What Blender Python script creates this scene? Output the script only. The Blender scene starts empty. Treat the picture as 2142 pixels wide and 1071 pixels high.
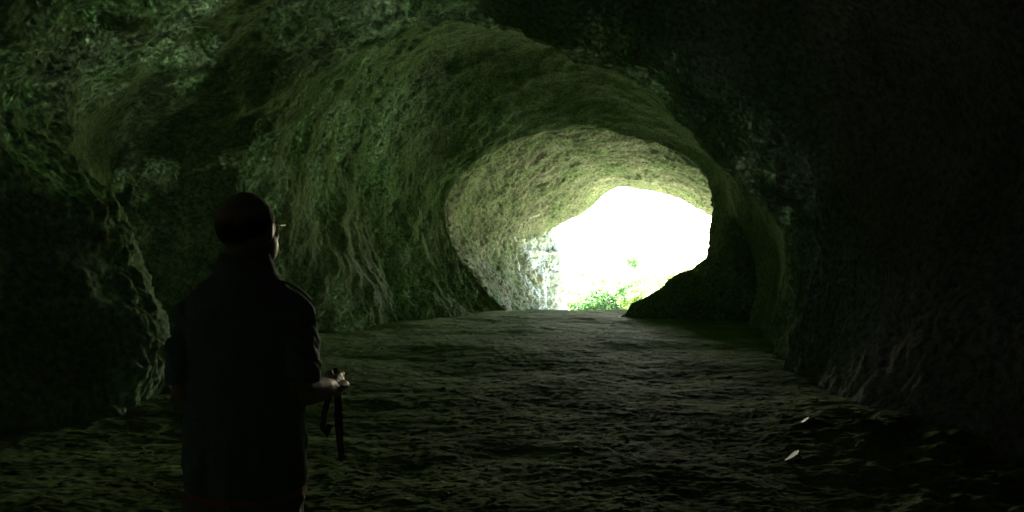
import bpy, bmesh, math, random
import numpy as np
from mathutils import Vector, Matrix

S = bpy.context.scene
COL = S.collection
PI = math.pi
R = math.radians

# ------------------------------------------------------------------ camera, world, sun, exposure
F = 1600.0                      # focal length in photo pixels (2142 wide)
EYE = 1.55
cam = bpy.data.cameras.new('camera')
cam.sensor_width = 36.0
cam.lens = F / 2142 * 36.0
cam.clip_start = 0.05
cam.clip_end = 3000
co = bpy.data.objects.new('camera', cam)
co.location = (0, 0, EYE)
co.rotation_euler = (R(90), 0, 0)
COL.objects.link(co)
S.camera = co

SUN_EL, SUN_AZ = R(44), R(-16)          # azimuth measured from +Y towards +X
w = bpy.data.worlds.new('World')
S.world = w
w.use_nodes = True
nt = w.node_tree
bg = nt.nodes['Background']
sky = nt.nodes.new('ShaderNodeTexSky')
sky.sky_type = 'NISHITA'
sky.sun_disc = False
sky.sun_elevation = SUN_EL
sky.sun_rotation = SUN_AZ
sky.air_density = 1.0
sky.dust_density = 4.0
sky.ozone_density = 1.0
nt.links.new(sky.outputs[0], bg.inputs[0])
bg.inputs[1].default_value = 0.15
w.cycles.sampling_method = 'AUTOMATIC'

sl = bpy.data.lights.new('sun', 'SUN')
sl.energy = 4.0
sl.angle = R(0.5)
sl.color = (1.0, 0.97, 0.91)
so = bpy.data.objects.new('sun', sl)
d = Vector((math.sin(SUN_AZ) * math.cos(SUN_EL), math.cos(SUN_AZ) * math.cos(SUN_EL), math.sin(SUN_EL)))
so.rotation_euler = (-d).to_track_quat('-Z', 'Y').to_euler()
so.location = (30, 60, 40)
COL.objects.link(so)

S.view_settings.view_transform = 'Standard'
S.view_settings.look = 'None'
S.view_settings.exposure = 5.55
S.view_settings.gamma = 1.0
S.render.engine = 'CYCLES'
cy = S.cycles
cy.max_bounces = 10
cy.diffuse_bounces = 6
cy.glossy_bounces = 3
cy.transmission_bounces = 4
cy.caustics_reflective = False
cy.caustics_refractive = False
cy.sample_clamp_indirect = 0.0
cy.use_adaptive_sampling = False
cy.light_sampling_threshold = 0.0
cy.use_denoising = True
cy.denoiser = 'OPENIMAGEDENOISE'
cy.use_guiding = True
cy.use_surface_guiding = True
cy.use_volume_guiding = False
cy.surface_guiding_probability = 0.8
cy.use_light_tree = False

# ------------------------------------------------------------------ helpers
def px(x, y, dist):
    """photo pixel + depth (m) -> world point"""
    return ((x - 1071.0) / F * dist, dist, EYE - (y - 535.5) / F * dist)

_rng = np.random.RandomState(7)
_perm = _rng.permutation(256).astype(np.int32)
_perm = np.concatenate([_perm, _perm, _perm])
_grad = _rng.normal(size=(256, 3)).astype(np.float32)
_grad /= np.linalg.norm(_grad, axis=1)[:, None]

def perlin(p):
    p = np.asarray(p, np.float32)
    i = np.floor(p).astype(np.int32)
    f = p - i
    i &= 255
    u = f * f * f * (f * (f * 6 - 15) + 10)
    out = 0
    for dx in (0, 1):
        wx = u[:, 0] if dx else 1 - u[:, 0]
        for dy in (0, 1):
            wy = u[:, 1] if dy else 1 - u[:, 1]
            for dz in (0, 1):
                wz = u[:, 2] if dz else 1 - u[:, 2]
                h = _perm[_perm[_perm[(i[:, 0] + dx) & 255] + ((i[:, 1] + dy) & 255)] + ((i[:, 2] + dz) & 255)]
                g = _grad[h]
                dot = g[:, 0] * (f[:, 0] - dx) + g[:, 1] * (f[:, 1] - dy) + g[:, 2] * (f[:, 2] - dz)
                out = out + wx * wy * wz * dot
    return out * 1.5

def fbm(p, octs=4, gain=0.5, lac=2.03):
    a, s, out = 1.0, 0.0, 0
    p = np.array(p, np.float32)
    for k in range(octs):
        out = out + a * perlin(p + 17.3 * k)
        s += a
        a *= gain
        p = p * lac
    return out / s

def ridged(p, octs=4, gain=0.5, lac=2.1):
    a, s, out = 1.0, 0.0, 0
    p = np.array(p, np.float32)
    for k in range(octs):
        n = 1 - np.abs(perlin(p + 31.7 * k)) * 1.6
        out = out + a * n
        s += a
        a *= gain
        p = p * lac
    return out / s

def worley(p, jit=0.95):
    """distance to the nearest scattered point: scalloped hollows with sharp rims"""
    p = np.asarray(p, np.float32)
    i = np.floor(p).astype(np.int32)
    f = p - i
    i &= 255
    best = np.full(len(p), 9.0, np.float32)
    for dx in (-1, 0, 1):
        for dy in (-1, 0, 1):
            for dz in (-1, 0, 1):
                h = _perm[_perm[_perm[(i[:, 0] + dx) & 255] + ((i[:, 1] + dy) & 255)] + ((i[:, 2] + dz) & 255)]
                g = _grad[h] * 0.5 * jit + 0.5
                d = (dx + g[:, 0] - f[:, 0]) ** 2 + (dy + g[:, 1] - f[:, 1]) ** 2 + (dz + g[:, 2] - f[:, 2]) ** 2
                np.minimum(best, d, out=best)
    return best                                        # squared distance

def sstep(a, b, x):
    t = np.clip((x - a) / (b - a), 0, 1)
    return t * t * (3 - 2 * t)

def grid_mesh(name, P, closed_u=False, gap=None):
    """P: (rows, cols, 3) -> mesh"""
    r, c = P.shape[:2]
    idx = np.arange(r * c, dtype=np.int32).reshape(r, c)
    if closed_u:
        nx = np.roll(idx, -1, axis=1)
        q = np.stack([idx[:-1], nx[:-1], nx[1:], idx[1:]], -1).reshape(-1, 4)
    else:
        q = np.stack([idx[:-1, :-1], idx[:-1, 1:], idx[1:, 1:], idx[1:, :-1]], -1).reshape(-1, 4)
    if gap is not None:                                    # leave out the faces of a ragged opening
        c = P.reshape(-1, 3)[q].mean(1)
        k = np.linalg.norm(c - gap, axis=1) + 0.06 * np.sin(c[:, 0] * 9) * np.sin(c[:, 2] * 7)
        q = q[k > 0.16]
    return raw_mesh(name, P.reshape(-1, 3), q)

def raw_mesh(name, V, Q, smooth=True):
    me = bpy.data.meshes.new(name)
    V = np.asarray(V, np.float32)
    Q = np.asarray(Q, np.int32)
    n, k = Q.shape
    me.vertices.add(len(V))
    me.vertices.foreach_set('co', V.ravel())
    me.loops.add(n * k)
    me.loops.foreach_set('vertex_index', Q.ravel())
    me.polygons.add(n)
    me.polygons.foreach_set('loop_start', np.arange(0, n * k, k, dtype=np.int32))
    me.polygons.foreach_set('use_smooth', np.full(n, smooth, dtype=bool))
    me.update(calc_edges=True)
    return me

def link(name, me, mat=None, parent=None):
    o = bpy.data.objects.new(name, me)
    COL.objects.link(o)
    if mat is not None:
        o.data.materials.append(mat)
    if parent is not None:
        o.parent = parent
    return o

def tag(o, label=None, cat=None, group=None, kind=None):
    if label: o['label'] = label
    if cat: o['category'] = cat
    if group: o['group'] = group
    if kind: o['kind'] = kind
    return o

# ------------------------------------------------------------------ materials
def mat_new(name):
    m = bpy.data.materials.new(name)
    m.use_nodes = True
    n = m.node_tree.nodes
    return m, m.node_tree, n['Principled BSDF']

def noise_node(t, scale, detail=6, rough=0.6, vec=None, dist=0.0):
    n = t.nodes.new('ShaderNodeTexNoise')
    n.inputs['Scale'].default_value = scale
    n.inputs['Detail'].default_value = detail
    n.inputs['Roughness'].default_value = rough
    n.inputs['Distortion'].default_value = dist
    if vec is not None:
        t.links.new(vec, n.inputs['Vector'])
    return n

def ramp(t, fac, stops):
    r = t.nodes.new('ShaderNodeValToRGB')
    while len(r.color_ramp.elements) < len(stops):
        r.color_ramp.elements.new(0.5)
    for e, (p, c) in zip(r.color_ramp.elements, stops):
        e.position = p
        e.color = (*c, 1)
    t.links.new(fac, r.inputs['Fac'])
    return r

def mixc(t, fac, a, b, mode='MIX'):
    m = t.nodes.new('ShaderNodeMix')
    m.data_type = 'RGBA'
    m.blend_type = mode
    for sock, v in ((m.inputs['Factor'], fac), (m.inputs[6], a), (m.inputs[7], b)):
        if isinstance(v, (int, float)):
            sock.default_value = v
        elif isinstance(v, tuple):
            sock.default_value = (*v, 1)
        else:
            t.links.new(v, sock)
    return m.outputs[2]

def bump(t, b, height, strength, distance):
    n = t.nodes.new('ShaderNodeBump')
    n.inputs['Strength'].default_value = strength
    n.inputs['Distance'].default_value = distance
    t.links.new(height, n.inputs['Height'])
    t.links.new(n.outputs[0], b.inputs['Normal'])
    return n

def rock_mat(name, c_dark, c_mid, c_light, c_patch, patch_amt=0.5, fine=14.0, bstr=0.6, bdist=0.03, veil_grey=None):
    m, t, b = mat_new(name)
    g = t.nodes.new('ShaderNodeNewGeometry').outputs['Position']
    n1 = noise_node(t, 0.9, 8, 0.62, g)
    col = ramp(t, n1.outputs[0], [(0.30, c_dark), (0.5, c_mid), (0.72, c_light)]).outputs[0]
    n2 = noise_node(t, 0.55, 7, 0.7, g, 0.6)
    mr = ramp(t, n2.outputs[0], [(0.5 - 0.25 * patch_amt, (0, 0, 0)), (0.72 - 0.25 * patch_amt, (1, 1, 1))]).outputs[0]
    col = mixc(t, mr, col, c_patch)
    if veil_grey is not None:                              # grey veil tone put in near and right; green light cast towards the mouth
        sx = t.nodes.new('ShaderNodeSeparateXYZ')
        t.links.new(g, sx.inputs[0])
        ad = t.nodes.new('ShaderNodeMath'); ad.operation = 'MULTIPLY_ADD'
        t.links.new(n2.outputs[0], ad.inputs[0]); ad.inputs[1].default_value = 7.0
        ax = t.nodes.new('ShaderNodeMath'); ax.operation = 'MULTIPLY_ADD'
        t.links.new(sx.outputs['X'], ax.inputs[0]); ax.inputs[1].default_value = -0.8
        t.links.new(sx.outputs['Y'], ax.inputs[2])
        t.links.new(ax.outputs[0], ad.inputs[2])
        mp = t.nodes.new('ShaderNodeMapRange')
        mp.inputs['From Min'].default_value = 8.0; mp.inputs['From Max'].default_value = 12.5
        t.links.new(ad.outputs[0], mp.inputs['Value'])
        cd = ramp(t, n1.outputs[0], [(0.30, veil_grey[0]), (0.5, veil_grey[1]), (0.72, veil_grey[2])]).outputs[0]
        col = mixc(t, mp.outputs[0], cd, col)
    n3 = noise_node(t, fine, 6, 0.7, g)
    sp = ramp(t, n3.outputs[0], [(0.35, (0.44, 0.44, 0.44)), (0.61, (1.24, 1.24, 1.24))]).outputs[0]
    col = mixc(t, 1.0, col, sp, 'MULTIPLY')
    t.links.new(col, b.inputs['Base Color'])
    b.inputs['Roughness'].default_value = 0.9
    b.inputs['Specular IOR Level'].default_value = 0.0
    n4 = noise_node(t, fine * 1.3, 9, 0.68, g)
    bump(t, b, n4.outputs[0], bstr, bdist)
    return m

M_cave = rock_mat('cave_limestone', (0.12, 0.155, 0.10), (0.20, 0.26, 0.17), (0.32, 0.42, 0.275), (0.15, 0.235, 0.115), 0.35, bdist=0.05, veil_grey=((0.19, 0.185, 0.195), (0.25, 0.242, 0.255), (0.31, 0.30, 0.315)))  # greens carry the green daylight, veil greys brighten the near right wall
M_outer = rock_mat('outer_limestone', (0.085, 0.092, 0.068), (0.145, 0.152, 0.113), (0.225, 0.232, 0.175), (0.095, 0.132, 0.068), 0.3, 9.0)
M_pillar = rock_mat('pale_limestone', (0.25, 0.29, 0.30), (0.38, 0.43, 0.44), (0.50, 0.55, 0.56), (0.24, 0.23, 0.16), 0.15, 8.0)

def ground_mat():
    m, t, b = mat_new('cave_mud')
    g = t.nodes.new('ShaderNodeNewGeometry').outputs['Position']
    n1 = noise_node(t, 1.3, 8, 0.65, g)
    col = ramp(t, n1.outputs[0], [(0.32, (0.095, 0.138, 0.052)), (0.55, (0.172, 0.25, 0.095)), (0.75, (0.25, 0.35, 0.15))]).outputs[0]  # mud tinted green to carry the green cast of the daylight
    n3 = noise_node(t, 30.0, 5, 0.7, g)
    sp = ramp(t, n3.outputs[0], [(0.36, (0.48, 0.48, 0.48)), (0.62, (1.3, 1.3, 1.28))]).outputs[0]
    col = mixc(t, 0.8, col, sp, 'MULTIPLY')
    # dry grass outside the mouth
    sx = t.nodes.new('ShaderNodeSeparateXYZ')
    t.links.new(g, sx.inputs[0])
    mr = t.nodes.new('ShaderNodeMapRange')
    mr.inputs['From Min'].default_value = 34
    mr.inputs['From Max'].default_value = 42
    t.links.new(sx.outputs['Y'], mr.inputs['Value'])
    n5 = noise_node(t, 0.8, 6, 0.6, g)
    gr = ramp(t, n5.outputs[0], [(0.35, (0.07, 0.11, 0.03)), (0.65, (0.16, 0.2, 0.07))]).outputs[0]
    col = mixc(t, mr.outputs[0], col, gr)
    m2 = t.nodes.new('ShaderNodeMapRange')
    m2.inputs['From Min'].default_value = 23; m2.inputs['From Max'].default_value = 28; m2.inputs['To Max'].default_value = 0.85
    t.links.new(sx.outputs['Y'], m2.inputs['Value'])
    dust = ramp(t, n1.outputs[0], [(0.3, (0.15, 0.16, 0.11)), (0.7, (0.24, 0.25, 0.17))]).outputs[0]
    col = mixc(t, m2.outputs[0], col, dust)
    col = mixc(t, mr.outputs[0], col, gr)
    t.links.new(col, b.inputs['Base Color'])
    b.inputs['Roughness'].default_value = 0.9
    b.inputs['Specular IOR Level'].default_value = 0.006
    n4 = noise_node(t, 22.0, 8, 0.65, g)
    bump(t, b, n4.outputs[0], 0.5, 0.012)
    return m
M_ground = ground_mat()

# ------------------------------------------------------------------ cave shell: a loft through traced, measured and added sections
def cr(P, t):
    """Catmull-Rom through P (n, k) at parameters t in [0, n-1]"""
    n = len(P)
    i = np.clip(np.floor(t).astype(int), 0, n - 2)
    f = (t - i)[:, None]
    p0 = P[np.clip(i - 1, 0, n - 1)]; p1 = P[i]; p2 = P[i + 1]; p3 = P[np.clip(i + 2, 0, n - 1)]
    return 0.5 * (2 * p1 + (p2 - p0) * f + (2 * p0 - 5 * p1 + 4 * p2 - p3) * f * f + (3 * p1 - p0 - 3 * p2 + p3) * f ** 3)

def section(pts, top, n=1300):
    """resample a section by arc length on each side of its crown"""
    P = np.array(pts, float)
    D = cr(P, np.linspace(0, len(P) - 1, 2400))
    seg = np.r_[0, np.cumsum(np.linalg.norm(np.diff(D, axis=0), axis=1))]
    s_top = np.interp(top, np.linspace(0, len(P) - 1, 2400), seg)
    h = n // 2
    s = np.r_[np.linspace(0, s_top, h, endpoint=False), np.linspace(s_top, seg[-1], n - h)]
    return np.stack([np.interp(s, seg, D[:, k]) for k in range(3)], -1)

def pxs(pts, top):
    return section([px(*p) for p in pts], top)

NC = 1300
C0 = pxs([(1135,700,36),(1130,650,36),(1126,590,36),(1122,520,36),(1135,485,36),(1198,450,36),(1232,424,36),(1262,396,36),(1288,381,36),(1315,376,36),
          (1380,390,36),(1440,412,35.5),(1482,438,35),(1560,490,34),(1680,550,32),(1740,620,31),(1750,660,31),(1750,720,31)], 9)
cz = np.array([px(1360, 560, 36)])
Cm = C0.copy(); Cm = cz + (C0 - cz) * np.array([1.25, 1, 1.3]) + np.array([0, 1.6, 0.3])
Cn = cz + (C0 - cz) * np.array([3.0, 1, 3.6]) + np.array([0, 3.5, 2.0])
C1 = pxs([(1060,710,29),(1066,655,29.5),(1040,590,29.3),(1006,530,29.3),(990,470,29),(1015,420,29),(1075,370,29),(1150,338,29),(1225,325,29),
          (1310,328,29),(1390,345,29),(1460,380,29),(1530,430,29),(1580,500,29),(1600,580,29),(1600,660,29),(1600,710,29)], 8)
HOLE = [(1085,700,22),(1062,650,22),(1020,608,21.8),(975,548,21.6),(941,490,21.5),(933,440,21.5),(947,395,21.5),(985,347,21.5),(1050,305,21.5),(1130,282,21.5),
        (1210,275,21.5),(1290,279,21.5),(1370,301,21.3),(1432,336,21),(1471,375,20.8),(1484,430,20.5),(1486,480,20.3),(1484,540,20.2),(1476,600,20.2),(1460,660,20.4),(1450,720,20.4)]
C2 = pxs(HOLE, 10)
def widen(C, k, dy, c=(1210, 470)):
    """a copy of a section set dy further in, opened up k times as seen along the axis, so the rim stays a clean edge"""
    X = (C[:, 0]) / C[:, 1]; Z = (EYE - C[:, 2]) / C[:, 1]
    cx, cz_ = (c[0] - 1071) / F, (c[1] - 535.5) / F
    y = C[:, 1] + dy
    return np.stack([(cx + (X - cx) * k) * y, y, EYE - (cz_ + (Z - cz_) * k) * y], -1)
C2b = widen(C2, 1.16, 2.2)
C2c = widen(C2, 1.05, 0.7)
C2d = widen(C2, 1.06, -0.3)
C3 = pxs([(880,720,18.2),(864,674,18.2),(850,600,18.6),(815,500,19),(790,400,19),(800,300,18.6),(850,200,18.2),(945,120,18),(1080,92,18),
          (1215,116,17.8),(1340,180,17.5),(1450,278,17.2),(1545,385,17),(1595,480,17),(1604,575,17),(1585,650,17),(1565,692,17),(1560,740,17)], 8)
C4 = pxs([(610,750,15),(600,700,15),(556,620,14.2),(520,500,13.6),(515,400,13),(545,280,12.6),(620,160,12.2),(700,92,12),(800,56,12),(930,44,12),
          (1050,50,11.8),(1180,85,11.5),(1300,125,11.2),(1400,180,11),(1500,265,10.8),(1600,365,10.5),(1668,435,10.5),(1688,520,10.5),(1678,620,10.5),(1650,720,10.8),(1640,765,10.8),(1635,820,10.8)], 9)
C4b = pxs([(330,790,12.6),(330,732,12.6),(262,640,12.8),(232,500,12.9),(250,400,12.7),(320,290,12.0),(415,180,11.2),(520,80,10.7),(660,-20,10.4),(880,-100,10.2),
           (1120,-160,9.4),(1370,-190,8.9),(1560,-70,8.8),(1760,40,8.6),(1890,180,8.5),(1940,320,8.4),(1920,440,8.3),(1880,540,8.2),(1865,660,8),(1850,770,7.6),(1850,840,7.2),(1850,905,6.8),(1845,980,6.8)], 9)
C5 = pxs([(325,960,7.9),(330,852,7.9),(352,700,8.3),(296,575,8.5),(235,440,8.5),(120,340,8.1),(40,220,7.8),(80,90,7.7),(260,-30,7.7),(520,-150,7.8),(850,-280,7.8),
          (1150,-380,7.8),(1500,-370,7.4),(1900,-180,6.9),(2230,100,6.3),(2350,380,5.9),(2330,560,5.7),(2220,720,5.6),(2200,860,5.5),(2160,960,5.4),(2130,1003,5.3),(2120,1080,5.3)], 11)
C6 = section([(-6.6,4,-1.5),(-6.8,4.2,0),(-7.2,4.2,1.3),(-6.2,4.2,3),(-5.4,4.2,4.8),(-3.2,4.2,6.4),(-0.3,4.2,7.2),(2.5,4.2,6.9),(4.6,4.2,5.2),(5.2,4.2,3.0),(4.6,4.2,1.1),(4.2,4.2,0),(4.1,4.2,-1.5)], 6)
C65 = section([(-3.4,0.4,-1.5),(-3.4,0.4,0),(-3.1,0.4,1.5),(-3.2,0.4,3),(-3.6,0.4,4.8),(-2.4,0.4,6.2),(-0.3,0.4,6.8),(2.5,0.4,6.4),(4.4,0.4,4.8),(4.9,0.4,2.8),(4.3,0.4,1.1),(3.5,0.4,0),(3.4,0.4,-1.5)], 6)  # unseen left bulge added to keep light from behind off the left wall
C7 = section([(-5,-3,-1.5),(-5,-3,0),(-5.6,-3,1.5),(-5.6,-3,3),(-4.8,-3,4.6),(-3,-3,5.6),(-0.5,-3,6),(2,-3,5.5),(3.8,-3,4),(4.2,-3,2.4),(4,-3,1.2),(3.6,-3,0),(3.6,-3,-1.5)], 6)
c8 = np.array([[-0.5, -9, -1.6]])
C8 = C7 * np.array([0.8, 0, 0.8]) + np.array([0, -8, -0.5])
C9 = c8 + (C7 - c8) * np.array([1e-4, 0, 1e-4])
secs = [Cn, Cm, C0, C1, C2b, C2c, C2, C2d, C3, C4, C4b, C5, C6, C65, C7, C8, C9]
cnt = [10, 26, 150, 80, 14, 10, 14, 170, 260, 130, 190, 190, 30, 24, 20, 40]
SEC = np.stack(secs)                       # (m, NC, 3)
TEN = [0.8, 0.8, 0.8, 0.7, 0.8, 0.8, 0.8, 0.8, 0.8, 0.9, 0.4, 0.8, 0.5, 0.8, 0.8, 0.8, 0.8]
TENC = [np.full((NC, 1), t) for t in TEN]
TENC[9] = (0.4 - 0.2 * sstep(0.40, 0.52, np.linspace(0, 1, NC)) + 0.6 * sstep(0.70, 0.80, np.linspace(0, 1, NC)))[:, None]
rows = []
for k, c in enumerate(cnt):
    t = k + np.linspace(0, 1, c, endpoint=False)
    n = len(secs)
    i0, i1, i2, i3 = max(k - 1, 0), k, k + 1, min(k + 2, n - 1)
    for f in (t - k):
        p0, p1, p2, p3 = SEC[i0], SEC[i1], SEC[i2], SEC[i3]
        # tension by unequal spans: finite-difference tangents scaled to this span
        L1 = np.linalg.norm(p2 - p1, axis=1, keepdims=True) + 1e-6
        L0 = np.linalg.norm(p1 - p0, axis=1, keepdims=True) + 1e-6
        L2 = np.linalg.norm(p3 - p2, axis=1, keepdims=True) + 1e-6
        m1 = ((p1 - p0) / L0 * L1 + (p2 - p1) * L0 / L1) * L1 / (L0 + L1) if k > 0 else (p2 - p1)
        m2 = ((p3 - p2) / L2 * L1 + (p2 - p1) * L2 / L1) * L1 / (L2 + L1) if k < n - 2 else (p2 - p1)
        m1 = m1 * TENC[k]; m2 = m2 * TENC[k + 1]
        f2, f3 = f * f, f * f * f
        rows.append((2*f3 - 3*f2 + 1) * p1 + (f3 - 2*f2 + f) * m1 + (-2*f3 + 3*f2) * p2 + (f3 - f2) * m2)
BASE = np.stack(rows)
NR = BASE.shape[0]
row_sec = np.concatenate([k + np.linspace(0, 1, c, endpoint=False) for k, c in enumerate(cnt)])
print('cave grid', BASE.shape)

def normals(P):
    du = np.gradient(P, axis=1); dv = np.gradient(P, axis=0)
    n = np.cross(dv, du)
    n /= np.linalg.norm(n, axis=2, keepdims=True) + 1e-9
    return n

def rock_disp(p, thick, lumpy, bias):
    """crusted limestone: broad lumps, hanging crust sheets with frayed strands, and small pitting"""
    st = p * np.array([1, 1, 0.5], np.float32)               # run down the walls
    lump = (fbm(p * 0.42, 3) * 0.34 + fbm(st * 1.25 + 5, 3) * 0.12 + fbm(p * 1.9 + 15, 3) * 0.10) * lumpy
    warp = np.stack([fbm(p * 2.2 + 9, 2), fbm(p * 2.2 + 19, 2), fbm(p * 2.2 + 29, 2)], -1) * 0.16
    q = st + warp
    where = fbm(st * 0.6 + 40, 4) * 1.5 + fbm(q * 2.6 + 51, 4) * 0.55
    crust = (0.12 + 0.88 * sstep(-0.30, 0.22, where + bias)) * thick
    s2 = p * np.array([1, 1, 0.48], np.float32) + warp * .5
    def plates(n, k, soft):                                   # overlapping broken sheets: stepped relief with ragged lips
        t = n * k
        fl = np.floor(t)
        return (fl + sstep(1 - soft, 1.0, t - fl)) / k
    s3 = p * np.array([1, 1, 0.7], np.float32) + warp * .5
    wf = np.stack([fbm(p * 5 + 9, 2), fbm(p * 5 + 19, 2), fbm(p * 5 + 29, 2)], -1) * 0.07
    s4 = s3 + wf
    tex = worley(s4 * 2.0 + 3) * 0.17 + worley(s4 * 4.6 + 11) * 0.12 + fbm(p * 5.0 + 8, 4, .6) * 0.09 + fbm(s3 * 1.6 + 13, 3) * 0.10 - 0.06
    calm = fbm(p * 3.0 + 70, 4) * 0.03 + fbm(p * 12.0 + 77, 2) * 0.006
    return lump + crust * (0.06 + tex) + (1 - crust) * calm

NB = normals(BASE)
flat = BASE.reshape(-1, 3).astype(np.float32)
# the crust is thick on the left walls and along the rib, thin on the end wall round the hole and on the near right wall
rs = np.repeat(row_sec[:, None], NC, 1)
cf = np.repeat((np.arange(NC) / (NC - 1))[None], NR, 0)
thin = sstep(6.05, 6.5, rs) * (1 - sstep(8.2, 8.7, rs)) * sstep(0.34, 0.46, cf)
thin = np.maximum(thin, .75 * sstep(6.1, 6.4, rs) * (1 - sstep(7.5, 8.1, rs)) * sstep(.14, .24, cf))
near = sstep(9.05, 9.4, rs) * sstep(0.46, 0.56, cf) * (1 - .55 * sstep(.86, .92, cf))
ribr = 0.0 * sstep(8.4, 8.8, rs) * (1 - sstep(9.1, 9.5, rs)) * sstep(0.5, 0.62, cf)
low = sstep(11.02, 11.25, rs) * sstep(.36, .26, cf)
thick = (1 - 0.93 * np.maximum(np.maximum(np.maximum(thin, near), ribr), low * .9)).ravel()
lumpy = (1 - np.maximum(np.maximum(0.5 * thin, 0.72 * near), .6 * low)).ravel()
bias = (0.42 * sstep(10.5, 10.85, rs) * sstep(11.5, 11.1, rs) * (cf < .4) + 0.06 * sstep(7.6, 8.3, rs) * (1 - sstep(9.02, 9.12, rs)) - 0.6 * sstep(9.1, 9.2, rs) * (1 - sstep(10.3, 10.7, rs)) * sstep(.34, .26, cf) + 0.02 * sstep(9.2, 9.6, rs) * sstep(.2, .32, cf) * (cf < .5)).ravel()
disp = rock_disp(flat, thick, lumpy, bias).reshape(NR, NC)
# outer chamber: bedded limestone, cracks along tilted beds and scalloped pitting
k2 = int(np.argmax(row_sec >= 5.6))
fo = flat.reshape(NR, NC, 3)[:k2].reshape(-1, 3)
bed = np.stack([fo[:, 0] * .4, fo[:, 1] * 1.3 + fo[:, 2] * .8 + fo[:, 0] * .25, fo[:, 2] * 1.5], -1)
crk = -0.07 * sstep(0.84, 0.97, ridged(bed * .62 + 2, 3)) + (ridged(bed * 1.5 + 12, 4) - .6) * .11 + fbm(fo * 3.2, 4) * .05 + fbm(fo * .5 + 3, 3) * .25 + fbm(fo * 9, 2) * .03
disp[:k2] = crk.reshape(k2, NC) * 1.2
# calm the relief where the two traced rims sit so their outlines hold
rim = np.exp(-((row_sec - 6) / 0.3) ** 2) * 0.45
rim = np.maximum(rim, np.exp(-((row_sec - 2) / 0.3) ** 2) * 0.6)
outer = ((row_sec > 2) & (row_sec < 5.2)).astype(float)
amp = (1 - rim)[:, None] * np.ones((1, NC))
SHELL = BASE + NB * (disp * amp)[..., None]
inner_start = int(np.argmax(row_sec >= 6))
GAP = np.array([-3.0, -8.45, 2.3])
cave = link('cave_rock', grid_mesh('cave_rock', SHELL[inner_start:], gap=GAP), M_cave)
tag(cave, 'dark crusted limestone walls and vault of the cave around the man', 'cave', kind='structure')
outer_o = link('outer_cave_rock', grid_mesh('outer_cave_rock', SHELL[:inner_start + 1]), M_outer)
tag(outer_o, 'olive brown daylit rock vault of the outer chamber by the mouth', 'cave', kind='structure')

# ------------------------------------------------------------------ ground
def ground_z(x, y):
    z = np.zeros_like(x)
    z += -0.085 * np.clip(y - 22.0, 0, None) - 0.12 * sstep(22, 24, y)
    z += -0.11 * np.clip(y - 36, 0, 40)
    return z

def make_ground():
    ys = np.concatenate([np.linspace(-14, 2.2, 40, endpoint=False), np.geomspace(2.2, 40, 900, endpoint=False), np.geomspace(40, 900, 60)])
    u = np.linspace(-1, 1, 1000)
    half = np.where(ys < 40, 9 + 0.62 * np.clip(ys, 0, None), 0)
    half = np.where(ys >= 40, (9 + 0.62 * 40) + (ys - 40) * 1.4, half)
    uu = np.sign(u) * (np.abs(u) ** 1.15)
    X = half[:, None] * uu[None]
    Y = np.repeat(ys[:, None], len(u), 1)
    p = np.stack([X, Y, np.zeros_like(X)], -1).reshape(-1, 3).astype(np.float32)
    z = ground_z(p[:, 0], p[:, 1])
    n = fbm(p * 0.35, 2) * 0.12 + fbm(p * 1.4 + 3, 3) * 0.035
    tr = fbm(p * 4.2 + 11, 4) * 0.011 + fbm(p * 23 + 31, 3) * 0.009
    bank = sstep(1.9, 3.2, p[:, 0]) * sstep(9, 6, p[:, 1])
    tr = tr + bank * (0.10 + fbm(p * 2.2 + 61, 4) * 0.13 + (ridged(p * 3.1 + 5, 3) - .6) * .06)
    clod = sstep(0.05, 0.3, fbm(p * 8.5 + 23, 4) + .25 * fbm(p * .8 + 3, 2)) * 0.007
    fade = np.clip(1.5 - p[:, 1] / 60, 0.3, 1)
    z = z + (n + tr + clod - 0.02) * fade
    P = np.concatenate([p[:, :2], z[:, None]], 1).reshape(len(ys), len(u), 3)
    return P
GP = make_ground()
ground = tag(link('ground', grid_mesh('ground', GP), M_ground), kind='structure')
#@@MORE
# ------------------------------------------------------------------ rocks
def stone_mesh(P_fn, nu, nv, dispf):
    u = np.linspace(0, 1, nu); v = np.linspace(0, 1, nv)
    U, V = np.meshgrid(u, v, indexing='ij')
    P = P_fn(U, V)
    n = normals(P)
    p = P.reshape(-1, 3).astype(np.float32)
    dd = dispf(p).reshape(nu, nv)
    return P + n * dd[..., None]

# heap of rock against the right wall, just inside the hole
_hx = np.array([2.6, 2.95, 3.15, 3.42, 3.85, 4.1, 4.35, 4.62, 4.9, 5.12, 5.25, 5.6, 6.2, 7.2])
_hz = np.array([-0.15, 0.05, 0.30, 0.48, 0.70, 0.98, 1.14, 1.24, 1.50, 1.72, 2.3, 2.8, 3.2, 3.4])
def heap(U, V):
    X = 2.6 + U * 4.6
    h = np.interp(X, _hx, _hz) + 0.25
    a = V * PI
    yc = 19.6 - 0.15 * (X - 3)
    wy = 0.5 + 0.45 * np.clip(h, 0, 2.4)
    return np.stack([X, yc - wy * np.cos(a), -0.25 + h * np.sin(a) ** 0.8], -1)
def heap_d(p):
    return fbm(p * 1.3 + 8, 3) * 0.10 + ridged(p * 3.0, 3) * 0.10 - 0.06 + fbm(p * 9, 3) * 0.045
hp = stone_mesh(heap, 360, 300, heap_d)
mo = link('rock_heap', grid_mesh('rock_heap', hp[:, ::-1]), M_cave)
tag(mo, 'dark jagged heap of rock sloping down into the right side of the bright hole', 'rock')

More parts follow.
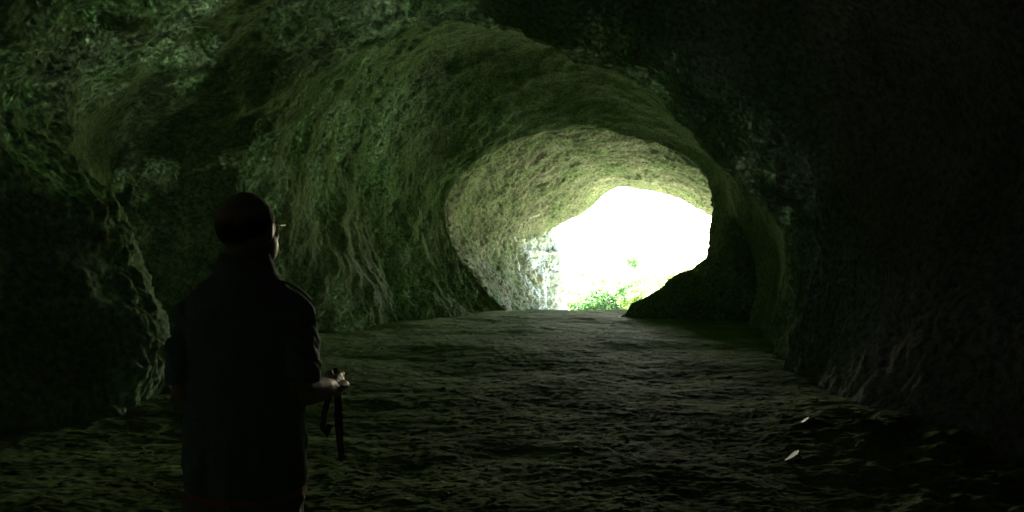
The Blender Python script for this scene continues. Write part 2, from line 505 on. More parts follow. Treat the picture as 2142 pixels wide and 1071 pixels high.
# pale buttress at the left side of the outer mouth
_pz = np.array([-1.7, -1.0, 0.0, 0.7, 1.5, 1.75, 2.2, 2.8, 3.4])
_pl = np.array([0.55, 0.55, 0.30, 0.05, -0.55, -0.65, -0.25, 0.1, 0.9])
_pr = np.array([2.55, 2.50, 2.46, 2.38, 2.20, 2.14, 2.02, 1.90, 1.6])
def butt(U, V):
    z = -1.7 + U * 5.1
    l = np.interp(z, _pz, _pl); r = np.interp(z, _pz, _pr)
    a = V * 2 * PI
    c = (l + r) / 2; rx = (r - l) / 2
    top = np.clip((3.4 - z) / 0.9, 0, 1) ** 0.5
    sx = np.sign(np.cos(a)) * np.abs(np.cos(a)) ** 0.75
    sy = np.sign(np.sin(a)) * np.abs(np.sin(a)) ** 0.75
    yc = 34.5 - 0.25 * (z < 1.75)
    return np.stack([c + rx * sx * (0.35 + 0.65 * top), yc + 0.75 * sy * (0.5 + 0.5 * top) + 2.1 * sx, z], -1)
def butt_d(p):
    st = p * np.array([1, 1, 0.35], np.float32)
    ledge = -0.14 * np.exp(-((p[:, 2] - 1.78 - 0.1 * np.sin(p[:, 0] * 3)) / 0.06) ** 2)
    gul = -0.22 * sstep(0.25, 0.7, ridged(st * 0.9 + 3.3, 2) - 0.25)
    s5 = p * np.array([1, 1, .75], np.float32)
    return fbm(s5 * 1.1 + 4, 4) * 0.34 - 0.10 * sstep(.8, .95, ridged(s5 * .9 + 2, 3)) + gul * .35 + np.floor(fbm(s5 * 2.2 + 9, 4) * 5) * 0.035 + fbm(p * 7, 3) * 0.04 + ledge
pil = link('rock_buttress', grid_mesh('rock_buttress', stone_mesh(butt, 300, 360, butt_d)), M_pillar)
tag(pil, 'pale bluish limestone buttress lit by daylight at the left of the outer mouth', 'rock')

# ------------------------------------------------------------------ floor scraps
def gz(x, y):
    return float(GP[..., 2].ravel()[np.argmin((GP[..., 0] - x) ** 2 + (GP[..., 1] - y) ** 2)])

def plain(name, col, rough=0.7, spec=0.4, vary=0.0, scale=20):
    m, t, b = mat_new(name)
    b.inputs['Roughness'].default_value = rough
    b.inputs['Specular IOR Level'].default_value = spec
    if vary:
        tc = t.nodes.new('ShaderNodeTexCoord').outputs['Object']
        n = noise_node(t, scale, 5, 0.6, tc)
        lo = tuple(c * (1 - vary) for c in col); hi = tuple(min(1, c * (1 + vary)) for c in col)
        r = ramp(t, n.outputs[0], [(0.3, lo), (0.7, hi)])
        t.links.new(r.outputs[0], b.inputs['Base Color'])
        bump(t, b, n.outputs[0], 0.25, 0.004)
    else:
        b.inputs['Base Color'].default_value = (*col, 1)
    return m

M_slab = plain('wet_pale_stone', (0.24, 0.38, 0.31), 0.6, 0.03, 0.12, 30)
M_leaf_dead = plain('bleached_leaf', (0.66, 0.66, 0.56), 0.6, 0.3, 0.15, 60)

def slab(name, outline, loc, tilt, yaw, label, thick=0.02):
    bm = bmesh.new()
    top = [bm.verts.new((x, y, 0.004 * math.sin(9 * x + 5 * y))) for x, y in outline]
    bot = [bm.verts.new((x * 0.94, y * 0.94, -thick)) for x, y in outline]
    bm.faces.new(top); bm.faces.new(bot[::-1])
    k = len(top)
    for i in range(k):
        bm.faces.new((top[i], bot[i], bot[(i + 1) % k], top[(i + 1) % k]))
    bmesh.ops.bevel(bm, geom=bm.edges[:], offset=0.003, segments=2, affect='EDGES')
    me = bpy.data.meshes.new(name); bm.to_mesh(me); bm.free()
    o = link(name, me, M_slab)
    o.location = loc
    o.rotation_euler = Vector((-.625, .213, .751)).to_track_quat('Z', 'Y').to_euler()   # leans on the bank, face turned to the daylight
    tag(o, label, 'stone', 'pale flakes of stone on the floor')
    return o
x, y, z = px(1658, 962, 5.75)
slab('stone_flake', [(-.10, .02), (-.045, -.085), (.0, -.06), (.03, -.03), (.06, -.005), (.085, .05), (.02, .06), (-.05, .05)],
     (x, y, gz(x, y) + 0.055), (R(0), R(-36)), R(2), 'larger pale wet flake of stone catching light at the foot of the right wall')
x, y, z = px(1684, 900, 6.75)
slab('stone_flake', [(-.075, 0), (-.05, -.05), (.02, -.035), (.065, -.012), (.06, .045), (-.02, .04)],
     (x, y, gz(x, y) + 0.03), (R(0), R(-36)), R(2), 'smaller pale flake of stone farther along the foot of the right wall')

def leaf_scrap(pxy, dist, L, W, yaw, label):
    x, y, z = px(pxy[0], pxy[1], dist)
    u = np.linspace(0, 1, 9)
    rowsL = []
    for s in (-1, -.5, 0, .5, 1):
        wv = W * np.sin(np.clip(u, 0.02, 0.98) * PI) ** 0.8 * 0.5
        rowsL.append(np.stack([(u - .5) * L, s * wv, 0.35 * L * (u - .5) ** 2 * 2 + abs(s) * W * 0.22 + 0.15 * W * np.sin(u * 5)], -1))
    P = np.stack(rowsL)
    P2 = P[::-1] + np.array([0, 0, -0.0016])
    me = grid_mesh('fallen_leaf', np.concatenate([P, P2]))
    o = link('fallen_leaf', me, M_leaf_dead)
    o.location = (x, y, gz(x, y) + 0.012)
    o.rotation_euler = (R(8), R(-10), yaw)
    tag(o, label, 'leaf', 'pale leaves lying on the cave floor')
leaf_scrap((1430, 893), 6.94, 0.075, 0.04, R(20), 'brightest pale leaf lying alone on the dark mud right of centre')
leaf_scrap((1378, 915), 6.53, 0.055, 0.04, R(-15), 'dull curled leaf just nearer and left of the brightest pale leaf')
leaf_scrap((245, 940), 6.13, 0.06, 0.04, R(50), 'small dull leaf on the dark floor at the left behind the man')

def scatter_bits(name, n, seed, size, mat, region):
    rg = np.random.RandomState(seed)
    d = np.exp(rg.uniform(math.log(region[0]), math.log(region[1]), n))
    X = rg.uniform(-1, 1, n) * (1.2 + d * 0.36) - d * 0.02
    tree_r = np.searchsorted(GP[:, 0, 1], d)
    tree_r = np.clip(tree_r, 0, GP.shape[0] - 1)
    V, Q = [], []
    base = np.array([[-1, -1, -.6], [1, -1, -.5], [1, 1, -.6], [-1, 1, -.5], [-.6, -.5, .6], [.5, -.7, .5], [.6, .6, .7], [-.7, .5, .4]])
    fq = np.array([[0, 3, 2, 1], [4, 5, 6, 7], [0, 1, 5, 4], [1, 2, 6, 5], [2, 3, 7, 6], [3, 0, 4, 7]])
    for i in range(n):
        r = tree_r[i]
        c = int(np.argmin(np.abs(GP[r, :, 0] - X[i])))
        z = GP[r, c, 2]
        s = size * math.exp(rg.normal(0, .5)) * np.array([1, rg.uniform(.5, 1), rg.uniform(.3, .7)])
        a = rg.uniform(0, 2 * PI)
        B = base * s * (1 + rg.uniform(-.25, .25, base.shape))
        ca, sa = math.cos(a), math.sin(a)
        B = np.stack([B[:, 0] * ca - B[:, 1] * sa, B[:, 0] * sa + B[:, 1] * ca, B[:, 2]], -1)
        V.append(B + np.array([X[i], d[i], z + s[2] * 0.3])); Q.append(fq + 8 * i)
    o = link(name, raw_mesh(name, np.concatenate(V), np.concatenate(Q), False), mat)
    return o
M_grit = plain('grit', (0.15, 0.16, 0.10), 0.8, 0.08, 0.4, 3)
tag(scatter_bits('gravel', 2600, 5, 0.007, M_grit, (3.0, 21.0)), 'small stones and grit scattered over the muddy cave floor', 'gravel', kind='stuff')

# ------------------------------------------------------------------ plants outside
def leaf_mat(name, c1, c2):
    m, t, b = mat_new(name)
    g = t.nodes.new('ShaderNodeNewGeometry')
    n = noise_node(t, 1.7, 3, 0.6, g.outputs['Position'])
    r = ramp(t, n.outputs[0], [(0.35, c1), (0.65, c2)])
    t.links.new(r.outputs[0], b.inputs['Base Color'])
    b.inputs['Roughness'].default_value = 0.5
    tr = t.nodes.new('ShaderNodeBsdfTranslucent')
    t.links.new(r.outputs[0], tr.inputs[0])
    mx = t.nodes.new('ShaderNodeMixShader')
    mx.inputs[0].default_value = 0.4
    t.links.new(b.outputs[0], mx.inputs[1]); t.links.new(tr.outputs[0], mx.inputs[2])
    t.links.new(mx.outputs[0], t.nodes['Material Output'].inputs[0])
    return m
M_leafA = leaf_mat('leaf_green', (0.05, 0.12, 0.04), (0.09, 0.20, 0.06))
M_leafB = leaf_mat('leaf_yellow_green', (0.10, 0.17, 0.04), (0.17, 0.25, 0.07))
M_bark = rock_mat('bark', (0.05, 0.04, 0.03), (0.10, 0.085, 0.06), (0.17, 0.15, 0.11), (0.09, 0.11, 0.05), 0.2, 18.0)

def tube_vq(pts, rad, n=7):
    pts = np.array(pts, float); V, Q = [], []
    for i, p in enumerate(pts):
        t = pts[min(i + 1, len(pts) - 1)] - pts[max(i - 1, 0)]
        t /= np.linalg.norm(t) + 1e-9
        a = np.cross(t, [0.3, 0.9, 0.2]); a /= np.linalg.norm(a); b = np.cross(t, a)
        an = np.linspace(0, 2 * PI, n, endpoint=False)
        V.append(p + rad[i] * (np.cos(an)[:, None] * a + np.sin(an)[:, None] * b))
    for i in range(len(pts) - 1):
        for j in range(n):
            k = (j + 1) % n
            Q.append([i * n + j, i * n + k, (i + 1) * n + k, (i + 1) * n + j])
    return np.concatenate(V), np.array(Q)

def join(lst):
    V, Q, o = [], [], 0
    for v, q in lst:
        V.append(v); Q.append(q + o); o += len(v)
    return np.concatenate(V), np.concatenate(Q)

def leaves_vq(rg, C, size):
    n = len(C)
    d = rg.normal(size=(n, 3)); d /= np.linalg.norm(d, axis=1)[:, None]
    e = np.cross(d, rg.normal(size=(n, 3))); e /= np.linalg.norm(e, axis=1)[:, None]
    s = size * rg.uniform(.6, 1.3, (n, 1))
    nn = np.cross(d, e)
    V = np.stack([C - d * s, C + e * s * .45 + nn * s * .12, C + d * s, C - e * s * .45 + nn * s * .12], 1).reshape(-1, 3)
    return V, np.arange(4 * n).reshape(n, 4)

def plant(name, base, h, spread, crown_from, nbr, nleaf, lsize, trunk_r, mat, seed, label, cat, group=None):
    rg = np.random.RandomState(seed)
    base = np.array(base, float)
    root = bpy.data.objects.new(name, None); COL.objects.link(root)
    root.location = base
    tag(root, label, cat, group)
    wood, tips = [], []
    stems = 1 if trunk_r > 0.05 else 6
    for sidx in range(stems):
        lean = rg.normal(0, 0.12 if stems == 1 else 0.45, 2)
        tp = [np.array([lean[0] * h * t * t + .05 * h * math.sin(3 * t + sidx) * .4, lean[1] * h * t * t, h * t * (.92 if stems == 1 else rg.uniform(.75, .95))]) for t in np.linspace(0, 1, 8)]
        wood.append(tube_vq(tp, [trunk_r * (1 - .85 * t) for t in np.linspace(0, 1, 8)], 8))
        for b in range(nbr // stems):
            t0 = rg.uniform(crown_from, 1)
            i = min(int(t0 * 7), 6); p0 = tp[i] + (tp[i + 1] - tp[i]) * (t0 * 7 - i)
            az = rg.uniform(0, 2 * PI); L = spread * rg.uniform(.5, 1) * (1.15 - .6 * (t0 - crown_from))
            dirv = np.array([math.cos(az), math.sin(az), rg.uniform(.1, .8)])
            bp = [p0 + dirv * L * t + np.array([0, 0, .15 * L * t * t]) + rg.normal(0, .03 * L, 3) * (t > 0) for t in np.linspace(0, 1, 6)]
            wood.append(tube_vq(bp, [trunk_r * .38 * (1 - .85 * t) + .004 for t in np.linspace(0, 1, 6)], 5))
            for t in (.45, .65, .85, 1.0):
                c = bp[int(t * 5)]
                tips.append((c, L * .26))
    v, q = join(wood)
    link('trunk' if trunk_r > .05 else 'stem', raw_mesh('trunk', v, q), M_bark, root)
    per = max(4, nleaf // len(tips))
    C = np.concatenate([c + rg.normal(0, 1, (per, 3)) * r * np.array([1, 1, .6]) for c, r in tips])
    C = C[C[:, 2] > 0.05]
    v, q = leaves_vq(rg, C, lsize)
    link('crown' if trunk_r > .05 else 'foliage', raw_mesh('crown', v, q, False), mat, root)
    return root

def at(pxx, dist):
    X = (pxx - 1071) / F * dist
    return (X, dist, float(ground_z(np.array([X]), np.array([dist]))[0]) - 0.1)
plant('bush', at(1228, 42), 2.9, 1.2, .1, 54, 11000, .075, .03, M_leafA, 1, 'dense green bush beside the pale buttress at the mouth', 'bush')
plant('bush', at(1290, 43), 2.5, 1.3, .1, 54, 10000, .075, .03, M_leafA, 2, 'low green bush in the middle of the gap, right of the dense one', 'bush')
plant('bush', at(1345, 41), 2.1, 1.0, .1, 40, 7000, .07, .025, M_leafB, 3, 'yellow green shrub rising over the foot of the dark rock heap', 'bush')
plant('bush', at(1405, 43), 3.9, 1.3, .3, 40, 5200, .07, .03, M_leafB, 4, 'thin yellow green shrub above the slope of the dark rock heap', 'bush')
plant('bush', at(1262, 46), 4.6, 1.5, .35, 44, 4600, .08, .03, M_leafA, 9, 'tall loose green shrub standing behind and above the dense low bushes', 'bush')
plant('tree', at(1318, 50), 6.0, 1.6, .45, 26, 3600, .09, .07, M_leafA, 5, 'slender young tree with sparse leaves in the middle of the bright gap', 'tree')
plant('tree', at(1262, 56), 6.3, 2.6, .35, 18, 700, .08, .09, M_leafA, 6, 'nearly bare tree with thin arching branches left of the slender young tree', 'tree')
plant('tree', at(1425, 62), 8.0, 2.8, .35, 34, 5200, .1, .1, M_leafB, 7, 'leafy tree farther off at the right of the bright gap', 'tree')
plant('tree', at(1345, 76), 9.5, 3.2, .3, 36, 5200, .11, .11, M_leafA, 8, 'broad tree farthest off, behind the slender young tree', 'tree')

# ------------------------------------------------------------------ the man
def ell(c, r, n=20, m=14, rot=None):
    th = np.linspace(0, PI, m)[1:-1]; ph = np.linspace(0, 2 * PI, n, endpoint=False)
    P = np.stack([np.outer(np.sin(th), np.cos(ph)), np.outer(np.sin(th), np.sin(ph)), np.outer(np.cos(th), np.ones(n))], -1).reshape(-1, 3)
    P = np.concatenate([P, [[0, 0, 1], [0, 0, -1]]]) * np.array(r)
    if rot is not None:
        P = P @ np.array(Matrix.Rotation(rot[0], 3, rot[1])).T
    faces = []
    k = len(th)
    for i in range(k - 1):
        for j in range(n):
            faces.append((i * n + j, (i + 1) * n + j, (i + 1) * n + (j + 1) % n, i * n + (j + 1) % n))
    for j in range(n):
        faces.append((k * n, j, (j + 1) % n)); faces.append((k * n + 1, (k - 1) * n + (j + 1) % n, (k - 1) * n + j))
    return P + np.array(c), faces

def loft(secs, n=24):
    """secs: (center, rx, ry, axis-u, axis-v) rings, capped"""
    V, faces = [], []
    an = np.linspace(0, 2 * PI, n, endpoint=False)
    for c, rx, ry, u, v in secs:
        V.append(np.array(c) + np.outer(np.cos(an) * rx, u) + np.outer(np.sin(an) * ry, v))
    for i in range(len(secs) - 1):
        for j in range(n):
            faces.append((i * n + j, i * n + (j + 1) % n, (i + 1) * n + (j + 1) % n, (i + 1) * n + j))
    faces.append(tuple(range(n))[::-1]); faces.append(tuple((len(secs) - 1) * n + j for j in range(n)))
    return np.concatenate(V), faces

def rings(lst, n=28):
    return loft([((x, y, z), rx, ry, (1, 0, 0), (0, 1, 0)) for z, x, y, rx, ry in lst], n)

def limb(pts, rad, n=16, flat=1.0):
    pts = np.array(pts, float); out = []
    for i, p in enumerate(pts):
        t = pts[min(i + 1, len(pts) - 1)] - pts[max(i - 1, 0)]
        t /= np.linalg.norm(t) + 1e-9
        a = np.cross(t, [0.12, 0.15, 0.98] if abs(t[2]) < .9 else [0, 1, 0.1]); a /= np.linalg.norm(a); b = np.cross(a, t)
        out.append((p, rad[i], rad[i] * flat, a, b))
    return loft(out, n)

def fuse(parts, voxel, smooth=6):
    V, Fs, o = [], [], 0
    for v, f in parts:
        V.append(v); Fs += [tuple(i + o for i in q) for q in f]; o += len(v)
    me = bpy.data.meshes.new('tmp'); me.from_pydata(np.concatenate(V).tolist(), [], Fs)
    bm = bmesh.new(); bm.from_mesh(me); bmesh.ops.recalc_face_normals(bm, faces=bm.faces[:]); bm.to_mesh(me); bm.free()
    o = bpy.data.objects.new('tmp', me); COL.objects.link(o)
    md = o.modifiers.new('r', 'REMESH'); md.mode = 'VOXEL'; md.voxel_size = voxel
    if smooth:
        sm = o.modifiers.new('s', 'SMOOTH'); sm.factor = 0.5; sm.iterations = smooth
    dg = bpy.context.evaluated_depsgraph_get(); dg.update()
    res = bpy.data.meshes.new_from_object(o.evaluated_get(dg))
    bpy.data.objects.remove(o); bpy.data.meshes.remove(me)
    res.polygons.foreach_set('use_smooth', np.ones(len(res.polygons), bool))
    return res

def displace(me, fn):
    n = len(me.vertices)
    c = np.empty(n * 3, np.float32); me.vertices.foreach_get('co', c); c = c.reshape(-1, 3)
    nn = np.empty(n * 3, np.float32); me.vertices.foreach_get('normal', nn); nn = nn.reshape(-1, 3)
    c = c + nn * fn(c, nn)[:, None]
    me.vertices.foreach_set('co', c.astype(np.float32).ravel()); me.update()

M_skin = plain('skin', (0.27, 0.235, 0.15), 0.5, 0.4, 0.12, 40)
M_shirt = plain('dark_teal_cotton', (0.125, 0.205, 0.18), 0.85, 0.2, 0.25, 90)
M_red = plain('red_cotton', (0.52, 0.16, 0.07), 0.85, 0.2, 0.15, 90)
M_trouser = plain('grey_cotton', (0.20, 0.21, 0.17), 0.85, 0.2, 0.15, 70)
M_hair = plain('cropped_hair', (0.022, 0.018, 0.014), 0.7, 0.3)
M_shoe = plain('brown_leather', (0.06, 0.045, 0.03), 0.5, 0.4, 0.2, 50)
M_frame = plain('white_metal_frame', (0.75, 0.78, 0.74), 0.3, 0.6)
M_strap = plain('black_webbing', (0.015, 0.015, 0.016), 0.7, 0.3, 0.3, 200)
m_, t_, b_ = mat_new('spectacle_glass')
b_.inputs['Transmission Weight'].default_value = 1.0; b_.inputs['Roughness'].default_value = 0.02; b_.inputs['IOR'].default_value = 1.05
M_lens = m_
M_eye = plain('eye_white', (0.7, 0.7, 0.68), 0.2, 0.5)

PX, PY = -0.837, 2.40
HEAD_YAW = R(-13)
hm = np.array(Matrix.Rotation(HEAD_YAW, 3, 'Z'))
def head(v):                                   # head local (origin at neck pivot) -> body local
    return np.asarray(v, float) @ hm.T + np.array([0, 0.005, 1.49])
def hp_(part):
    return head(part[0]), part[1]
HC, HR = np.array([0, 0.000, 0.155]), np.array([0.081, 0.101, 0.100])      # skull: crown at 1.745
skull = [ell(HC, HR, 36, 26), ell((0, .045, .105), (.064, .058, .085), 28, 20), ell((0, .078, .058), (.034, .030, .026)),
         ell((0, .048, .060), (.056, .052, .034)), ell((0, .108, .128), (.013, .016, .024)), ell((0, .119, .113), (.016, .013, .011)),
         ell((0, .100, .084), (.024, .010, .007)), ell((0, .098, .076), (.022, .010, .007)),
         ell((.032, .094, .160), (.026, .012, .007)), ell((-.032, .094, .160), (.026, .012, .007)),
         ell((.052, .045, .085), (.022, .050, .055)), ell((-.052, .045, .085), (.022, .050, .055)),
         ell((.045, .075, .118), (.024, .024, .02)), ell((-.045, .075, .118), (.024, .024, .02))]
for sgn in (1, -1):
    skull += [ell((sgn * .083, .008, .130), (.009, .020, .033), 18, 14, (R(14 * sgn), 'Y')), ell((sgn * .090, .000, .133), (.006, .019, .030), 18, 14, (R(24 * sgn), 'Z'))]
body = [hp_(q) for q in skull]
body.append(limb([(0, -.005, 1.40), (0, -.004, 1.47), (0, .0, 1.54), (0, .01, 1.60)], [.075, .064, .060, .058], 24))
body.append(rings([(.82, 0, 0, .150, .105), (.95, 0, 0, .160, .110), (1.08, 0, 0, .150, .105), (1.25, 0, 0, .150, .105), (1.35, 0, 0, .150, .095), (1.42, 0, -.005, .12, .075), (1.46, 0, -.005, .085, .065)]))
for sgn in (1, -1):
    body.append(limb([(sgn * .085, 0, .86), (sgn * .09, .005, .66), (sgn * .095, .005, .48), (sgn * .10, -.01, .32), (sgn * .10, -.01, .09), (sgn * .10, -.005, .05)],
                     [.085, .072, .055, .052, .038, .04], 20))
    body.append(limb([(sgn * .10, -.05, .035), (sgn * .105, .03, .04), (sgn * .115, .12, .028), (sgn * .118, .17, .022)], [.034, .038, .038, .026], 14, .8))
# arms
rs_, re_, rw_ = (.150, 0, 1.375), (.184, -.045, 1.125), (.240, .125, 1.112)
body.append(limb([rs_, (.174, -.02, 1.26), re_], [.042, .041, .040]))
body.append(limb([re_, (.200, .01, 1.120), (.224, .075, 1.115), rw_], [.046, .046, .038, .028], 18))
ls_, le_, lw_ = (-.150, 0, 1.375), (-.172, -.045, 1.105), (-.105, .19, 1.115)
body.append(limb([ls_, (-.170, -.016, 1.26), le_], [.042, .041, .040]))
body.append(limb([le_, (-.168, .02, 1.108), (-.142, .115, 1.113), lw_], [.046, .045, .037, .028], 18))
def fist(w, fwd, inn, up):
    """palm, four curled fingers of different lengths and a thumb; w = wrist, axes as unit vectors"""
    w, f, n, u = (np.array(k, float) for k in (w, fwd, inn, up))
    out = [limb([w - f * .01, w + f * .03, w + f * .065, w + f * .09], [.027, .034, .038, .034], 18, .55)]
    # the palm is flat across n: ring axes come from limb(); add a flat slab to square it
    out.append(loft([(w + f * s, a, b, u, n) for s, a, b in ((.0, .026, .018), (.03, .036, .017), (.07, .043, .016), (.092, .041, .013))], 20))
    for h, L, r in ((.031, .92, .0092), (.011, 1.0, .0096), (-.010, .94, .0090), (-.030, .76, .0080)):
        k = w + f * .088 + u * h
        out.append(limb([k - f * .015, k + f * .010 * L, k + f * .036 * L + n * .006, k + f * .042 * L + n * .026 * L, k + f * .022 * L + n * .042 * L, k + f * .002 + n * .036 * L],
                        [r, r * 1.12, r, r * .98, r * .95, r * .8], 12))
    k = w + f * .022 + u * .024 + n * .010
    out.append(limb([k, k + f * .022 + u * .016 + n * .014, k + f * .048 + u * .014 + n * .030, k + f * .068 + u * .004 + n * .040], [.013, .0125, .0105, .0085], 12))
    return out
f1 = np.array([.12, .98, -.06]); f1 /= np.linalg.norm(f1)
u1 = np.array([.05, .05, .99]); u1 -= f1 * u1.dot(f1); u1 /= np.linalg.norm(u1)
n1 = np.cross(u1, f1)
n1 = n1 if n1[0] < 0 else -n1
body += fist(rw_, f1, n1, u1)
f2 = np.array([.55, .83, .0]); f2 /= np.linalg.norm(f2); u2 = np.array([0, 0, 1.0]); n2 = np.cross(f2, u2); n2 = n2 if n2[0] > 0 else -n2
body += fist(lw_, f2, n2, u2)
me = fuse(body, 0.0038, 5)
person = link('person', me, M_skin)
person.location = (PX, PY, gz(PX, PY) + 0.005)
tag(person, 'man with a bald crown and dark shirt seen from behind, holding a strap', 'person')

# eyes, hair, glasses
def add_part(name, parts, mat, parent):
    V, Fs, o = [], [], 0
    for v, f in parts:
        V.append(np.asarray(v)); Fs += [tuple(int(i) + o for i in q) for q in f]; o += len(v)
    m = bpy.data.meshes.new(name); m.from_pydata(np.concatenate(V).tolist(), [], Fs)
    m.polygons.foreach_set('use_smooth', np.ones(len(m.polygons), bool)); m.update()
    return link(name, m, mat, parent)
for sgn in (1, -1):
    add_part('eye', [hp_(ell((sgn * .032, .087, .146), (.0125, .0125, .0115), 16, 12))], M_eye, person)
# cropped hair round the sides and back, crown left bare
ph = np.linspace(R(-28), R(208), 160)          # from right temple round the back to left temple (angle 270 = back)
a0 = -ph                                        # sweep clockwise seen from above
vv = np.linspace(0, 1, 60)
A, V_ = np.meshgrid(a0 + 0.0, vv, indexing='ij')
back = np.clip(-np.sin(A), 0, 1)                # 1 at the back of the head
side = 1 - back
toph = R(34) * side + R(20) * back + R(3) * np.sin(7 * A)
both = R(-18) * side - R(48) * back
el_ = both + (toph - both) * V_
edge = np.minimum(np.sin(V_ * PI) ** .35, 1) * np.clip((A - A.min()) / .15, 0, 1) ** .5 * np.clip((A.max() - A) / .15, 0, 1) ** .5
tex = 0.0012 * _rng.rand(*A.shape)
rr = 1.0
Ph = np.stack([np.cos(el_) * np.cos(A), np.cos(el_) * np.sin(A), np.sin(el_)], -1) * (HR + 0.0008)[None, None] + HC
Ph = Ph + (Ph - HC) / np.linalg.norm(Ph - HC, axis=2, keepdims=True) * ((0.0048 * edge + tex * edge) - 0.003)[..., None]
Ph = head(Ph.reshape(-1, 3)).reshape(Ph.shape)
hme = grid_mesh('hair', Ph)
at_ = hme.attributes.new('cover', 'FLOAT', 'POINT')
cov = np.clip(np.minimum(V_ / .30, (1 - V_) / .85), 0, 1)
at_.data.foreach_set('value', cov.astype(np.float32).ravel())
ht = M_hair.node_tree; hb = ht.nodes['Principled BSDF']
an_ = ht.nodes.new('ShaderNodeAttribute'); an_.attribute_name = 'cover'
hn = noise_node(ht, 420, 3, 0.7, ht.nodes.new('ShaderNodeTexCoord').outputs['Object'])
ma = ht.nodes.new('ShaderNodeMath'); ma.operation = 'ADD'
ht.links.new(an_.outputs['Fac'], ma.inputs[0]); ht.links.new(hn.outputs[0], ma.inputs[1])
hr = ramp(ht, ma.outputs[0], [(0.62, (0.38, 0.295, 0.19)), (0.98, (0.035, 0.028, 0.022))])
ht.links.new(hr.outputs[0], hb.inputs['Base Color'])
link('hair', hme, M_hair, person)
gl = []
for sgn in (1, -1):
    an = np.linspace(0, 2 * PI, 25)
    rim_ = [(sgn * .033 + .024 * math.cos(t), .112 - .008 * abs(math.cos(t)), .146 + .017 * math.sin(t)) for t in an]
    v, q = tube_vq(rim_, [.0017] * 25, 6); gl.append((head(v), q))
    v, q = tube_vq([(sgn * .057, .108, .150), (sgn * .080, .100, .154), (sgn * .090, .05, .150), (sgn * .089, .01, .152), (sgn * .086, -.012, .140)], [.0022, .0026, .0026, .0024, .0018], 6); gl.append((head(v), q))
v, q = tube_vq([(-.010, .115, .150), (0, .119, .153), (.010, .115, .150)], [.0016] * 3, 6); gl.append((head(v), q))
glasses = add_part('glasses', gl, M_frame, person)
for sgn in (1, -1):
    add_part('lens', [hp_(ell((sgn * .033, .110, .146), (.023, .0012, .016), 20, 10))], M_lens, glasses)

# shirt: loose body, short sleeves, stand collar
sh = [rings([(.822, .003, 0, .186, .137), (.90, .002, 0, .185, .136), (1.02, .002, -.002, .182, .132), (1.15, 0, -.004, .180, .130), (1.27, 0, -.006, .180, .126), (1.36, 0, -.008, .178, .114), (1.41, 0, -.008, .165, .098), (1.45, 0, -.006, .132, .086), (1.485, 0, -.004, .092, .080), (1.50, 0, -.002, .082, .080)], 40)]
sh.append(limb([(.110, -.004, 1.385), (.156, -.006, 1.345), (.181, -.018, 1.27), (.187, -.032, 1.205), (.188, -.040, 1.160)], [.046, .052, .052, .050, .049], 26, 1.42))
sh.append(limb([(-.110, -.004, 1.385), (-.156, -.006, 1.345), (-.176, -.016, 1.27), (-.174, -.030, 1.20), (-.170, -.038, 1.155)], [.046, .052, .051, .049, .047], 26, 1.42))
sme = fuse(sh, 0.005, 8)
def folds(c, n):
    q = c * np.array([5, 5, 3.0], np.float32)
    w_ = np.stack([fbm(q, 2), fbm(q + 9, 2), fbm(q + 18, 2)], -1)
    s = np.stack([c[:, 0] * 7 + c[:, 2] * 6, c[:, 1] * 8, c[:, 2] * 8 - c[:, 0] * 7], -1) + w_ * 1.1
    fold = (ridged(s * .9, 2) - .62) * .009
    arm = sstep(.14, .18, np.abs(c[:, 0])) * sstep(1.1, 1.2, c[:, 2])
    deep = (ridged(np.stack([c[:, 0] * 10, c[:, 1] * 14, c[:, 2] * 11 + c[:, 1] * 9], -1) + w_ * 1.4 + 4, 2) - .5) * .014
    yoke = -.0035 * np.exp(-((c[:, 2] - 1.325 - .01 * np.sin(c[:, 0] * 9)) / .006) ** 2) * (n[:, 1] < 0)
    hemw = fbm(np.stack([np.arctan2(c[:, 1], c[:, 0]) * 2.2, c[:, 2] * 2, c[:, 2] * 0], -1), 2) * .020 * sstep(1.15, .85, c[:, 2])
    return (fold * (1 - .4 * arm) + deep * arm + yoke + hemw) * sstep(.823, .84, c[:, 2]) + .004
displace(sme, folds)
# hem: dips a little towards the right, lifts at the side
nv = len(sme.vertices); cc = np.empty(nv * 3, np.float32); sme.vertices.foreach_get('co', cc); cc = cc.reshape(-1, 3)
k_ = sstep(.95, .82, cc[:, 2])
cc[:, 2] += k_ * (-.010 * np.sin((cc[:, 0] + .10) * 8) + .012 * sstep(.12, .19, cc[:, 0]))
sme.vertices.foreach_set('co', cc.ravel()); sme.update()
link('shirt', sme, M_shirt, person)
col = []
for k, (z0, z1, r0, r1) in enumerate(((1.480, 1.545, .086, .078), (1.478, 1.530, .096, .086))):
    an = np.linspace(0, 2 * PI, 72, endpoint=False)
    P = []
    for t, off in ((0, 0), (.35, .002), (.75, .001), (1, -.002), (1.02, -.007), (.6, -.010), (.05, -.012)):
        r = r0 + (r1 - r0) * t + off
        z = z0 + (z1 - z0) * t + .006 * np.sin(an * 2 + 1 + k) + (-.012 * np.clip(np.sin(an), 0, 1))
        wob = 1 + .02 * np.sin(an * 5 + k * 2 + 3 * t)
        P.append(np.stack([np.cos(an) * r * wob, np.sin(an) * r * .98 * wob, z], -1))
    P = np.stack(P); r_, c_ = P.shape[:2]
    idx = np.arange(r_ * c_).reshape(r_, c_); nx = np.roll(idx, -1, 1)
    col.append((P.reshape(-1, 3), np.stack([idx[:-1], nx[:-1], nx[1:], idx[1:]], -1).reshape(-1, 4)))
add_part('collar', col, M_shirt, person)
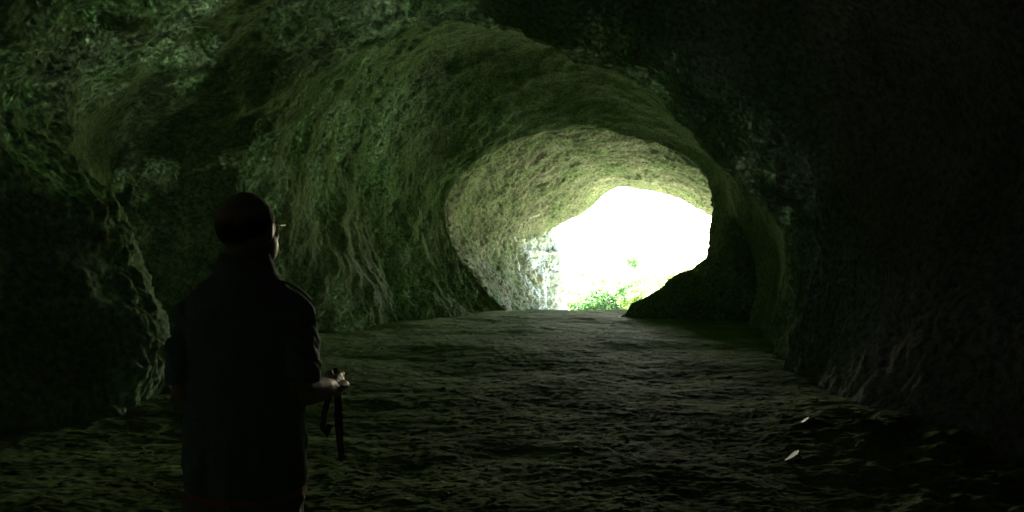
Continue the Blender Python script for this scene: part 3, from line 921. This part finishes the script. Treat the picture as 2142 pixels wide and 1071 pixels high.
# shoulder tab on the right sleeve
tab = loft([((.12 + .018 * i, -.012 - .001 * i, 1.463 - .0028 * i - .0032 * i * i * .5), .018, .0035, (0, 1, 0), (.3, 0, .95)) for i in range(6)], 14)
add_part('shoulder_tab', [tab], M_shirt, person)
add_part('undershirt', [rings([(.802, .003, 0, .180, .131), (.806, .003, 0, .182, .133), (.828, .003, 0, .180, .131), (.90, .002, 0, .172, .122)], 48)], M_red, person)
tr_ = [rings([(.74, 0, 0, .155, .118), (.80, 0, 0, .172, .125), (.90, 0, 0, .168, .12), (.96, 0, 0, .16, .115)], 32)]
for sgn in (1, -1):
    tr_.append(limb([(sgn * .085, 0, .82), (sgn * .094, .003, .66), (sgn * .098, .006, .48), (sgn * .102, -.006, .30), (sgn * .103, -.008, .075)], [.100, .090, .075, .068, .062], 22))
tme = fuse(tr_, 0.006, 8)
def tfold(c, n):
    s = np.stack([c[:, 0] * 9, c[:, 1] * 9, c[:, 2] * 10 + c[:, 0] * 5], -1)
    return (ridged(s, 2) - .6) * .02
displace(tme, tfold)
link('trousers', tme, M_trouser, person)
for sgn in (1, -1):
    add_part('shoe', [limb([(sgn * .10, -.085, .045), (sgn * .10, -.055, .048), (sgn * .105, .03, .048), (sgn * .115, .12, .040), (sgn * .12, .19, .034), (sgn * .121, .205, .030)], [.030, .044, .048, .052, .042, .020], 20, .85)], M_shoe, person)

# camera strap hanging from the right fist
gc = np.array(rw_) + f1 * .108 + n1 * .022
def band(path, wdt, th=.0022, nrm=(1, .15, 0)):
    path = np.array(path, float); out = []
    for i, p in enumerate(path):
        t = path[min(i + 1, len(path) - 1)] - path[max(i - 1, 0)]; t /= np.linalg.norm(t)
        v = np.cross(t, nrm); v /= np.linalg.norm(v); b = np.cross(t, v)
        out.append((p, wdt[i] if hasattr(wdt, '__len__') else wdt, th, v, b))
    return loft(out, 12)
off = np.array([PX, PY, person.location.z])
s1 = [gc + np.array(q) for q in ((0, -.01, .052), (.000, 0, .02), (.004, .002, -.02), (.006, .004, -.07), (.008, .003, -.14), (.013, 0, -.20), (.016, .004, -.255), (.012, .012, -.272))]
s2 = [gc + np.array(q) for q in ((-.012, -.02, .04), (-.014, -.018, 0), (-.022, -.022, -.05), (-.034, -.03, -.10), (-.040, -.03, -.15), (-.030, -.022, -.175), (-.018, -.012, -.14))]
st = add_part('camera_strap', [band([p + off for p in s1], [.008, .010, .013, .015, .016, .014, .011, .008], .002, (.35, 1, 0)), band([p + off for p in s2], .011, .002, (.35, 1, 0))], M_strap, None)
tag(st, 'black webbing strap dangling in two lengths from the right fist of the man', 'strap')
